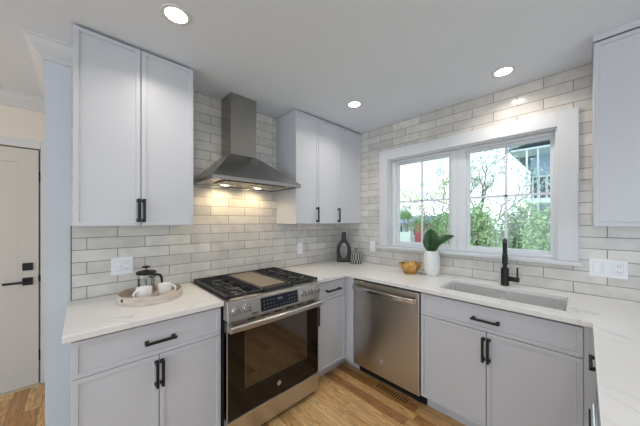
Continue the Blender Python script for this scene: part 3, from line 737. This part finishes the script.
MB().cyl((fx-0.13, fy-0.023, 1.1599), (fx-0.13, fy-0.023, 1.09), 0.0165, 0.0165, 20).build('spray_head', M['black'], ft, smooth=True)
MB().cyl((fx, fy-0.025, 0.966), (fx-0.006, fy-0.085, 0.966), 0.018, 0.018, 20).cyl((fx-0.006, fy-0.076, 0.966), (fx-0.006, fy-0.076, 1.058), 0.0058, 0.0058, 12).build('lever', M['black'], ft, smooth=True)

# ------------------------------------------------------------------ outlets and switches
def plate(face, uc, vc, gangs, label, kinds, cat):
    t = thing('wall_plate', label, cat, face.P(uc, vc, 0))
    wd = 0.07+0.046*(gangs-1)
    mb = MB(); face.box(mb, uc-wd/2, uc+wd/2, vc-0.0585, vc+0.0585, 0.0003, 0.006); mb.build('plate', M['plastic'], t, bevel=0.002)
    for i, k in enumerate(kinds):
        u = uc+(i-(gangs-1)/2)*0.046*(1 if face.k == 'A' else -1)
        mb = MB(); face.box(mb, u-0.0165, u+0.0165, vc-0.0335, vc+0.0335, 0.0061, 0.009)
        if k == 'switch':
            face.box(mb, u-0.0145, u+0.0145, vc-0.031, vc+0.0, 0.0091, 0.0115)
            p = mb.build('rocker', M['plastic'], t, bevel=0.001)
            mb = MB(); face.box(mb, u-0.0178, u+0.0178, vc-0.0348, vc+0.0348, 0.0061, 0.0066); mb.build('bezel', M['bezel'], p)
        else:
            p = mb.build('receptacle', M['plastic'], t, bevel=0.001)
            for dv in (-0.019, 0.019):
                mb = MB(); face.box(mb, u-0.0080, u-0.0055, vc+dv-0.004, vc+dv+0.005, 0.0091, 0.0094); face.box(mb, u+0.0055, u+0.0080, vc+dv-0.004, vc+dv+0.005, 0.0091, 0.0094)
                face.box(mb, u-0.002, u+0.002, vc+dv-0.011, vc+dv-0.007, 0.0091, 0.0094)
                mb.build('socket', M['slot'], p)
            mb = MB(); face.box(mb, u-0.0178, u+0.0178, vc-0.0348, vc+0.0348, 0.0061, 0.0066); mb.build('bezel', M['bezel'], p)
    return t
fw = Face('A', 0.0); fwb = Face('B', 0.0)
plate(fw, -2.228, 1.098, 2, 'white double wall plate on tile above the tray', ['switch', 'outlet'], 'outlet')
plate(fw, -0.684, 1.097, 1, 'small white outlet on tile under the narrow three-door cabinet', ['outlet'], 'outlet')
plate(fwb, -0.485, 1.108, 1, 'white single switch plate on tile left of the window', ['switch'], 'switch')
plate(fwb, -2.263, 1.10, 3, 'white triple wall plate right of the window with two switches and an outlet', ['switch', 'switch', 'outlet'], 'switch')

# ------------------------------------------------------------------ things on the counters
CZ = 0.9142
tx, ty = -2.105, -0.268
t = thing('tray', 'round pale wooden tray on the left counter holding the mugs', 'tray', (tx, ty, CZ))
MB().lathe([(0, 0), (0.166, 0), (0.166, 0.010), (0, 0.010)], (tx, ty, CZ), 56).build('base', M['traywood'], t)
mb = MB(); bm = mb.bm; n = 72
ring = []
for k in range(n):
    a = 2*PI*k/n; 
    zt = 0.050
    ring.append([bm.verts.new((tx+r*math.cos(a), ty+r*math.sin(a), CZ+z)) for r, z in ((0.1665, 0.0), (0.172, 0.0), (0.172, zt), (0.1665, zt))])
for k in range(n):
    a, b = ring[k], ring[(k+1)%n]
    for i in range(4): bm.faces.new((a[i], b[i], b[(i+1)%4], a[(i+1)%4]))
rim = mb.build('rim', M['traywood'], t, bevel=0.0012)
for ang in (math.radians(205), math.radians(25)):   # dark oval hand holes
    p = Vector((tx+0.1722*math.cos(ang), ty+0.1722*math.sin(ang), CZ+0.030)); tn = Vector((-math.sin(ang), math.cos(ang), 0)); nn = Vector((math.cos(ang), math.sin(ang), 0))
    mb = MB(); vs = [mb.bm.verts.new(p+tn*(0.012*math.cos(q))+Vector((0, 0, 0.009*math.sin(q)))+nn*0.0006) for q in [2*PI*i/20 for i in range(20)]]
    vs2 = [mb.bm.verts.new(v.co-nn*0.0064) for v in vs]
    mb.bm.faces.new(vs); mb.bm.faces.new(vs2[::-1])
    for i in range(20): mb.bm.faces.new((vs[i], vs2[i], vs2[(i+1)%20], vs[(i+1)%20]))
    mb.build('hand_hole', M['slot'], rim)
TZ = CZ+0.0105
def mug(x, y, ang, label):
    t = thing('mug', label, 'mug', (x, y, TZ), 'mugs on the tray')
    MB().lathe([(0, 0), (0.030, 0), (0.036, 0.006), (0.041, 0.030), (0.0425, 0.066), (0.041, 0.067), (0.0395, 0.064), (0.037, 0.030), (0.032, 0.008), (0, 0.007)], (x, y, TZ), 36).build('cup', M['mug'], t, smooth=True)
    dx, dy = math.cos(ang), math.sin(ang)
    pts = [(x+dx*(0.0405+0.026*math.sin(PI*i/12)), y+dy*(0.0405+0.026*math.sin(PI*i/12)), TZ+0.034+0.022*math.cos(PI*i/12)) for i in range(13)]
    MB().tube(pts, 0.0055, 10).build('handle', M['mug'], t, smooth=True)
mug(-2.148, -0.285, math.radians(-150), 'white ceramic mug on the tray, handle to the left')
mug(-2.035, -0.268, math.radians(-30), 'white ceramic mug on the tray, handle to the right')
px, py = -2.118, -0.165
t = thing('french_press', 'glass french press coffee maker with black lid on the tray', 'coffee press', (px, py, TZ))
mb = MB().lathe([(0.0445, 0.012), (0.0465, 0.012), (0.0465, 0.128), (0.0445, 0.128)], (px, py, TZ), 36)
mb.build('beaker', M['glass'], t, smooth=True)
mb = MB().lathe([(0.0475, 0.0), (0.050, 0.0), (0.050, 0.010), (0.0475, 0.010)], (px, py, TZ), 36).lathe([(0.0472, 0.105), (0.0495, 0.105), (0.0495, 0.125), (0.0472, 0.125)], (px, py, TZ), 36).lathe([(0, 0.0), (0.0475, 0.0), (0.0475, 0.004), (0, 0.004)], (px, py, TZ), 36)
for q in (40, 130, 220, 310):
    a = math.radians(q); mb.box(px+0.0485*math.cos(a)-0.003, px+0.0485*math.cos(a)+0.003, py+0.0485*math.sin(a)-0.003, py+0.0485*math.sin(a)+0.003, TZ+0.004, TZ+0.12)
mb.build('frame', M['chrome'], t, smooth=True)
MB().lathe([(0, 0.128), (0.056, 0.128), (0.058, 0.136), (0.052, 0.146), (0.018, 0.152), (0, 0.153)], (px, py, TZ), 36).build('lid', M['black'], t, smooth=True)
MB().lathe([(0.004, 0.1535), (0.004, 0.166), (0.022, 0.168), (0.023, 0.176), (0.012, 0.180), (0, 0.180)], (px, py, TZ), 24).cyl((px, py, TZ+0.03), (px, py, TZ+0.128), 0.0022, seg=8).lathe([(0, 0.024), (0.043, 0.024), (0.043, 0.030), (0, 0.030)], (px, py, TZ), 30).build('plunger', M['black'], t, smooth=True)
hx, hy = math.cos(math.radians(-35)), math.sin(math.radians(-35))
pts = [(px+hx*r, py+hy*r, TZ+z) for r, z in ((0.048, 0.115), (0.066, 0.122), (0.084, 0.118), (0.094, 0.098), (0.096, 0.070), (0.092, 0.045))]
MB().tube(pts, [0.008, 0.008, 0.008, 0.0075, 0.007, 0.006], 12).build('handle', M['black'], t, smooth=True)

# dark bottle vase with an oval opening through it, turned to face the room
bx, by = -0.185, -0.205
t = thing('bottle_vase', 'dark charcoal bottle-shaped vase with an oval hole, in the corner', 'vase', (bx, by, CZ))
outl = [(0.0, 0.0)]
half = [(0.078, 0.0), (0.083, 0.008), (0.085, 0.13), (0.082, 0.175), (0.066, 0.215), (0.040, 0.250), (0.028, 0.275), (0.025, 0.300), (0.025, 0.345), (0.027, 0.352)]
NV = 48
def outline_at(k):     # k around, matched by angle about the hole centre
    pass
zc_, ra, rb = 0.135, 0.044, 0.092
poly = half + [(-a, b) for a, b in half[::-1]]
def ray_hit(dx, dz):
    best = None; n = len(poly)
    for i in range(n):
        (x1, z1), (x2, z2) = poly[i], poly[(i+1) % n]; z1 -= zc_; z2 -= zc_
        den = dx*(z2-z1)-dz*(x2-x1)
        if abs(den) < 1e-9: continue
        tt = (x1*(z2-z1)-z1*(x2-x1))/den; uu = (x1*dz-z1*dx)/den
        if tt > 0 and -1e-6 <= uu <= 1+1e-6 and (best is None or tt < best): best = tt
    return best
angs = sorted(set([round(2*PI*i/64, 5) for i in range(64)] + [round(math.atan2(z-zc_, x) % (2*PI), 5) for x, z in poly]))
yd = Vector((-0.725, 0.689, 0))*-1      # across (to the right seen from the room)
rt = Vector((math.sin(YAW), -math.cos(YAW), 0)); fw_ = Vector((math.cos(YAW), math.sin(YAW), 0))
mb = MB(); bm = mb.bm; rings = []
for a in angs:
    dx, dz = math.cos(a), math.sin(a); tt = ray_hit(dx, dz); o2 = (dx*tt, dz*tt+zc_)
    k = 1/math.sqrt((dx/ra)**2+(dz/rb)**2); i2 = (dx*k, dz*k+zc_)
    mid = ((o2[0]+i2[0])/2, (o2[1]+i2[1])/2)
    P3 = lambda q, d: Vector((bx, by, CZ+q[1]))+rt*q[0]+fw_*d
    rings.append([bm.verts.new(P3(q, d)) for q, d in ((i2, -0.012), (mid, -0.026), (o2, -0.018), (o2, 0.018), (mid, 0.026), (i2, 0.012))])
for a, b in zip(rings, rings[1:]+rings[:1]):
    for i in range(6): bm.faces.new((a[i], b[i], b[(i+1)%6], a[(i+1)%6]))
mb.build('body', M['bottle'], t, smooth=True)
MB().cyl(Vector((bx, by, CZ+0.3523)), Vector((bx, by, CZ+0.3535)), 0.014, seg=20).build('mouth', M['blackgap'], t)
jx, jy = -0.160, -0.372
t = thing('lidded_jar', 'small black and white striped jar with domed lid beside the bottle vase', 'jar', (jx, jy, CZ))
MB().lathe([(0, 0), (0.058, 0), (0.066, 0.010), (0.069, 0.05), (0.067, 0.10), (0.058, 0.120), (0, 0.120)], (jx, jy, CZ), 48).build('body', M['stripes'], t, smooth=True)
MB().lathe([(0.060, 0.1205), (0.058, 0.128), (0.036, 0.142), (0.016, 0.148), (0.012, 0.152), (0.016, 0.160), (0.021, 0.170), (0.014, 0.178), (0, 0.179)], (jx, jy, CZ), 36).build('lid', M['stripes'], t, smooth=True)
gx_, gy_ = -0.212, -1.045
t = thing('bowl', 'small hammered gold bowl on the counter left of the white vase', 'bowl', (gx_, gy_, CZ))
mb = MB().lathe([(0, 0.0), (0.050, 0.0), (0.054, 0.004), (0.080, 0.040), (0.100, 0.083), (0.1025, 0.092), (0.0995, 0.092), (0.096, 0.084), (0.076, 0.042), (0.048, 0.010), (0, 0.008)], (gx_, gy_, CZ), 12)
mb.build('shell', M['gold'], t)
vx, vy = -0.150, -1.216
t = thing('vase', 'white textured ceramic vase by the window holding dark green leaves', 'vase', (vx, vy, CZ))
mb = MB().lathe([(0, 0), (0.046, 0), (0.056, 0.010), (0.066, 0.055), (0.069, 0.11), (0.066, 0.17), (0.056, 0.205), (0.044, 0.218), (0.039, 0.218), (0.046, 0.205), (0.056, 0.17), (0.058, 0.10), (0.045, 0.02), (0, 0.016)], (vx, vy, CZ), 40)
mb.build('body', M['vase'], t, smooth=True)
pl = thing('leaf_cutting', 'two broad dark green leaves standing in the white vase', 'plant', (vx, vy, CZ+0.20))
def leaf(base, tip, width, normal, bend, curl=0.18):
    base = Vector(base); tip = Vector(tip); ax = tip-base; ln = ax.length; ax.normalize(); nrm = Vector(normal); nrm = (nrm-ax*nrm.dot(ax)).normalized(); sd = ax.cross(nrm)
    mb = MB(); bm = mb.bm; rows = []; n = 16
    for i in range(n+1):
        t_ = i/n; w_ = width*(math.sin(PI*min(1, t_**0.92))**0.6)*0.5+0.0012
        c_ = base+ax*ln*t_+nrm*bend*math.sin(PI*t_)
        rows.append([bm.verts.new(c_+sd*w_*q+nrm*(abs(q)*w_*curl*2)) for q in (-1, -0.6, -0.25, 0, 0.25, 0.6, 1)])
    for a, b in zip(rows, rows[1:]):
        for k in range(6): bm.faces.new((a[k], a[k+1], b[k+1], b[k]))
    o = mb.build('leaf', M['leaf'], pl, smooth=True, fix=False)
    s = o.modifiers.new('solid', 'SOLIDIFY'); s.thickness = 0.0015
    return o
leaf((vx, vy, CZ+0.20), (vx-0.01, vy+0.005, CZ+0.415), 0.135, (-0.75, -0.35, 0.1), -0.012)
leaf((vx, vy, CZ+0.20), (vx-0.005, vy-0.190, CZ+0.360), 0.085, (-0.6, -0.1, 0.55), 0.02, 0.5)
MB().cyl((vx, vy, CZ+0.03), (vx, vy, CZ+0.225), 0.005).build('stem', M['leaf'], pl)

# wooden floor register in front of the dishwasher
fv = thing('floor_vent', 'flush oak floor register in front of the dishwasher', 'vent', (-0.60, -1.08, 0))
MB().box(-0.648, -0.560, -1.235, -0.925, 0.0003, 0.002).build('frame', M['oakvent'], fv)
mb = MB()
for k in range(13): mb.box(-0.630, -0.578, -1.215+0.0215*k, -1.206+0.0215*k, 0.0021, 0.0024)
mb.build('slot', mat('register_slot', srgb(70, 46, 26), 0.7), fv)

# ------------------------------------------------------------------ outdoors
GZ = -0.9
struct(MB().box(0.5, 60, -40, 40, GZ-0.1, GZ).build('ground', M['lawn']))
def leaf_cloud(name, m, parent, blobs, n, size, seed, flat=0.0):
    """n small leaf quads scattered in the outer shells of ellipsoid blobs (cx, cy, cz, rx, ry, rz)"""
    r = random.Random(seed); mb = MB(); bm = mb.bm
    wts = [b[3]*b[4]*b[5] for b in blobs]
    for _ in range(n):
        b = r.choices(blobs, wts)[0]
        v = Vector((r.gauss(0, 1), r.gauss(0, 1), r.gauss(0, 1))).normalized()*(0.45+0.6*r.random())
        p = Vector((b[0]+v.x*b[3], b[1]+v.y*b[4], b[2]+v.z*b[5]))
        d = Vector((r.gauss(0, 1), r.gauss(0, 1), r.gauss(0, 1))).normalized(); e = d.orthogonal().normalized(); s = size*(0.6+0.8*r.random())
        e = (e*math.cos(r.random()*6)+d.cross(e)*math.sin(r.random()*6)).normalized(); f = d.cross(e)*0.45
        bm.faces.new([bm.verts.new(q) for q in (p-e*s, p+f*s, p+e*s, p-f*s)])
    return mb.build(name, m, parent, fix=False)
def branchy(parent, base, h, seed, r0=0.09, depth=4, spread=0.55, m=None):
    r = random.Random(seed); mb = MB(); tips = []
    def grow(p, d, ln, rad, k):
        pts = [p]; q = p.copy(); dd = d.copy()
        for i in range(3):
            dd = (dd+Vector((r.gauss(0, .12), r.gauss(0, .12), r.gauss(0, .08)))).normalized(); q = q+dd*ln/3; pts.append(q.copy())
        mb.tube(pts, [rad, rad*.9, rad*.8, rad*.68], 6)
        if k == 0: tips.append(q); return
        for j in range(r.choice((2, 3))):
            nd = (dd+Vector((r.gauss(0, spread), r.gauss(0, spread), r.gauss(0.1, spread*.6)))).normalized()
            grow(q, nd, ln*(0.62+0.25*r.random()), rad*.62, k-1)
    grow(Vector(base), Vector((0, 0, 1)), h, r0, depth)
    mb.build('branches', m or M['bark'], parent, smooth=True)
    return tips
# hedge of shrubs close outside the right-hand window
hl = ['hedge shrub filling the left half of the right window', 'hedge shrub behind the faucet in the right window', 'hedge shrub filling the right half of the right window',
      'hedge shrub behind the centre mullion between the windows', 'hedge shrub seen at the right side of the left window']
hp = [(5.0, -0.25, 2.78), (5.9, -0.95, 2.92), (4.9, -1.70, 2.86), (6.0, 0.45, 2.70), (7.3, 1.05, 2.70)]
for i, (x, y, h) in enumerate(hp):
    t = thing('hedge_shrub', hl[i], 'shrub', (x, y, GZ), 'hedge shrubs outside the right window')
    r = random.Random(20+i)
    blobs = [(x+r.uniform(-.12, .12), y+r.uniform(-.2, .2), GZ+h*r.uniform(.35, .74), 0.34, r.uniform(.34, .46), h*.26) for _ in range(6)]
    leaf_cloud('foliage', M['hedge'] if i % 2 == 0 else M['hedge2'], t, blobs, 5200, 0.045, 40+i)
    branchy(t, (x, y, GZ), h*.34, 60+i, 0.03, 4, 0.5)
tr = [(7.4, 0.15, 1.6, 'slim tree with thin pale leaves at left of the right window', 'pale', 900, 3),
      (12.3, 1.9, 1.75, 'sparse spring-leaved tree behind the mullion between the two windows', 'spring', 1300, 4),
      (9.5, 4.6, 1.35, 'tree with pale yellow-green spring leaves in the left window', 'spring', 2600, 5),
      (26.5, 9.0, 2.6, 'tall tree with pale blue-green leaves beyond the low pale house', 'pale', 4500, 6),
      (9.3, 2.25, 0.85, 'bushy green tree right of the red shed in the left window', 'greenleaf', 3000, 8),
      (16.5, 7.4, 0.95, 'green tree standing before the far roof at left of the left window', 'greenleaf', 2600, 9)]
for (x, y, h, lab, lf, n, sd) in tr:
    t = thing('tree', lab, 'tree', (x, y, GZ), 'trees outside the windows')
    tips = branchy(t, (x, y, GZ), h, sd, 0.07, 5 if sd in (3, 4, 5, 6) else 4, 0.5)
    if lf: leaf_cloud('foliage', M[lf], t, [(q.x, q.y, q.z, 0.38, 0.38, 0.3) for q in tips], n, 0.05, 90+sd)
# grey house at the right
hx = 12.6
ho = thing('house', 'grey-blue house with deep roof overhang and white-framed windows', 'house', (14.5, -3.3, GZ))
MB().box(hx, 18, -7.0, -0.46, GZ, 4.25).build('wall', M['siding'], ho)
mb = MB().hexa([(hx-1.5, -7.4, 4.30), (19, -7.4, 4.30), (19, 0.12, 4.05), (hx-1.5, 0.12, 4.05)], [(hx-1.5, -7.4, 5.55), (19, -7.4, 5.55), (19, 0.12, 4.72), (hx-1.5, 0.12, 4.72)])
mb = MB(); mb.prism([(0.15, 4.60), (-3.3, 5.55), (-7.5, 4.60), (-7.5, 4.45), (-3.3, 5.40), (0.15, 4.45)], lambda a, b, d: Vector((d, a, b)), hx-1.5, 19); mb.build('roof', M['shingle'], ho)
MB().prism([(-0.46, 4.25), (-7.0, 4.25), (-3.3, 5.30)], lambda a, b, d: Vector((d, a, b)), hx-0.01, hx+0.2).build('gable', M['siding'], ho)
MB().box(hx-1.49, hx-0.02, -7.3, 0.05, 4.36, 4.44).build('soffit', M['soffit'], ho)
for (y0, y1) in ((-0.98, -0.58), (-1.5, -1.06), (-2.4, -1.7)):
    f = MB().box(hx-0.06, hx-0.011, y0-0.05, y1+0.05, 2.35, 3.42).build('window', M['extwhite'], ho)
    mb = MB(); ym = (y0+y1)/2
    mb.box(hx-0.068, hx-0.0601, y0, ym-0.02, 2.42, 3.35).box(hx-0.068, hx-0.0601, ym+0.02, y1, 2.42, 3.35); mb.build('pane', M['extwin'], f)
MB().box(hx-1.5, hx-0.02, -7.2, -0.40, 2.12, 2.28).build('deck', M['extwhite'], ho)
for y in (-0.50, -0.86, -2.2): MB().box(hx-1.46, hx-1.36, y-0.03, y+0.03, GZ, 4.36).build('post', M['extwhite'] if y != -0.86 else M['soffit'], ho)
# red shed, white fence and the far low roof in the left window
sh = thing('shed', 'small red shed with dark roof seen through the left window', 'shed', (13.5, 5.0, GZ))
MB().box(12.3, 14.5, 4.42, 4.95, GZ, 1.26).build('wall', M['redsiding'], sh)
mb = MB(); mb.prism([(4.25, 1.22), (4.7, 1.40), (5.15, 1.22), (5.15, 1.30), (4.7, 1.49), (4.25, 1.30)], lambda a, b, d: Vector((d, a, b)), 12.1, 14.7); mb.build('roof', M['shingle'], sh)
fe = thing('fence', 'white board fence left of the red shed', 'fence', (11.5, 5.6, GZ))
mb = MB()
for k in range(18): mb.box(11.45, 11.48, 4.82+0.14*k, 4.945+0.14*k, GZ+0.05, 0.72)
mb.build('boards', M['extwhite'], fe)
for k in range(3): MB().box(11.48, 11.58, 4.85+1.15*k, 4.95+1.15*k, GZ, 0.78).build('post', M['extwhite'], fe)
MB().box(11.481, 11.52, 4.82, 7.32, 0.5, 0.58).build('rail', M['extwhite'], fe)
fhs = thing('house', 'low pale house with grey roof far behind the red shed', 'house', (20, 9, GZ))
MB().box(18.5, 24, 6.2, 13, GZ, 1.25).build('wall', M['greysiding'], fhs)
mb = MB(); mb.prism([(18.0, 1.2), (21.2, 1.85), (24.5, 1.2), (24.5, 1.05), (21.2, 1.70), (18.0, 1.05)], lambda a, b, d: Vector((a, d, b)), 5.9, 13.3); mb.build('roof', M['shingle'], fhs)
for y in (7.3, 9.0): 
    f = MB().box(18.44, 18.499, y, y+0.8, 0.1, 0.95).build('window', M['extwhite'], fhs); MB().box(18.43, 18.4399, y+0.06, y+0.74, 0.16, 0.89).build('pane', M['extwin'], f)
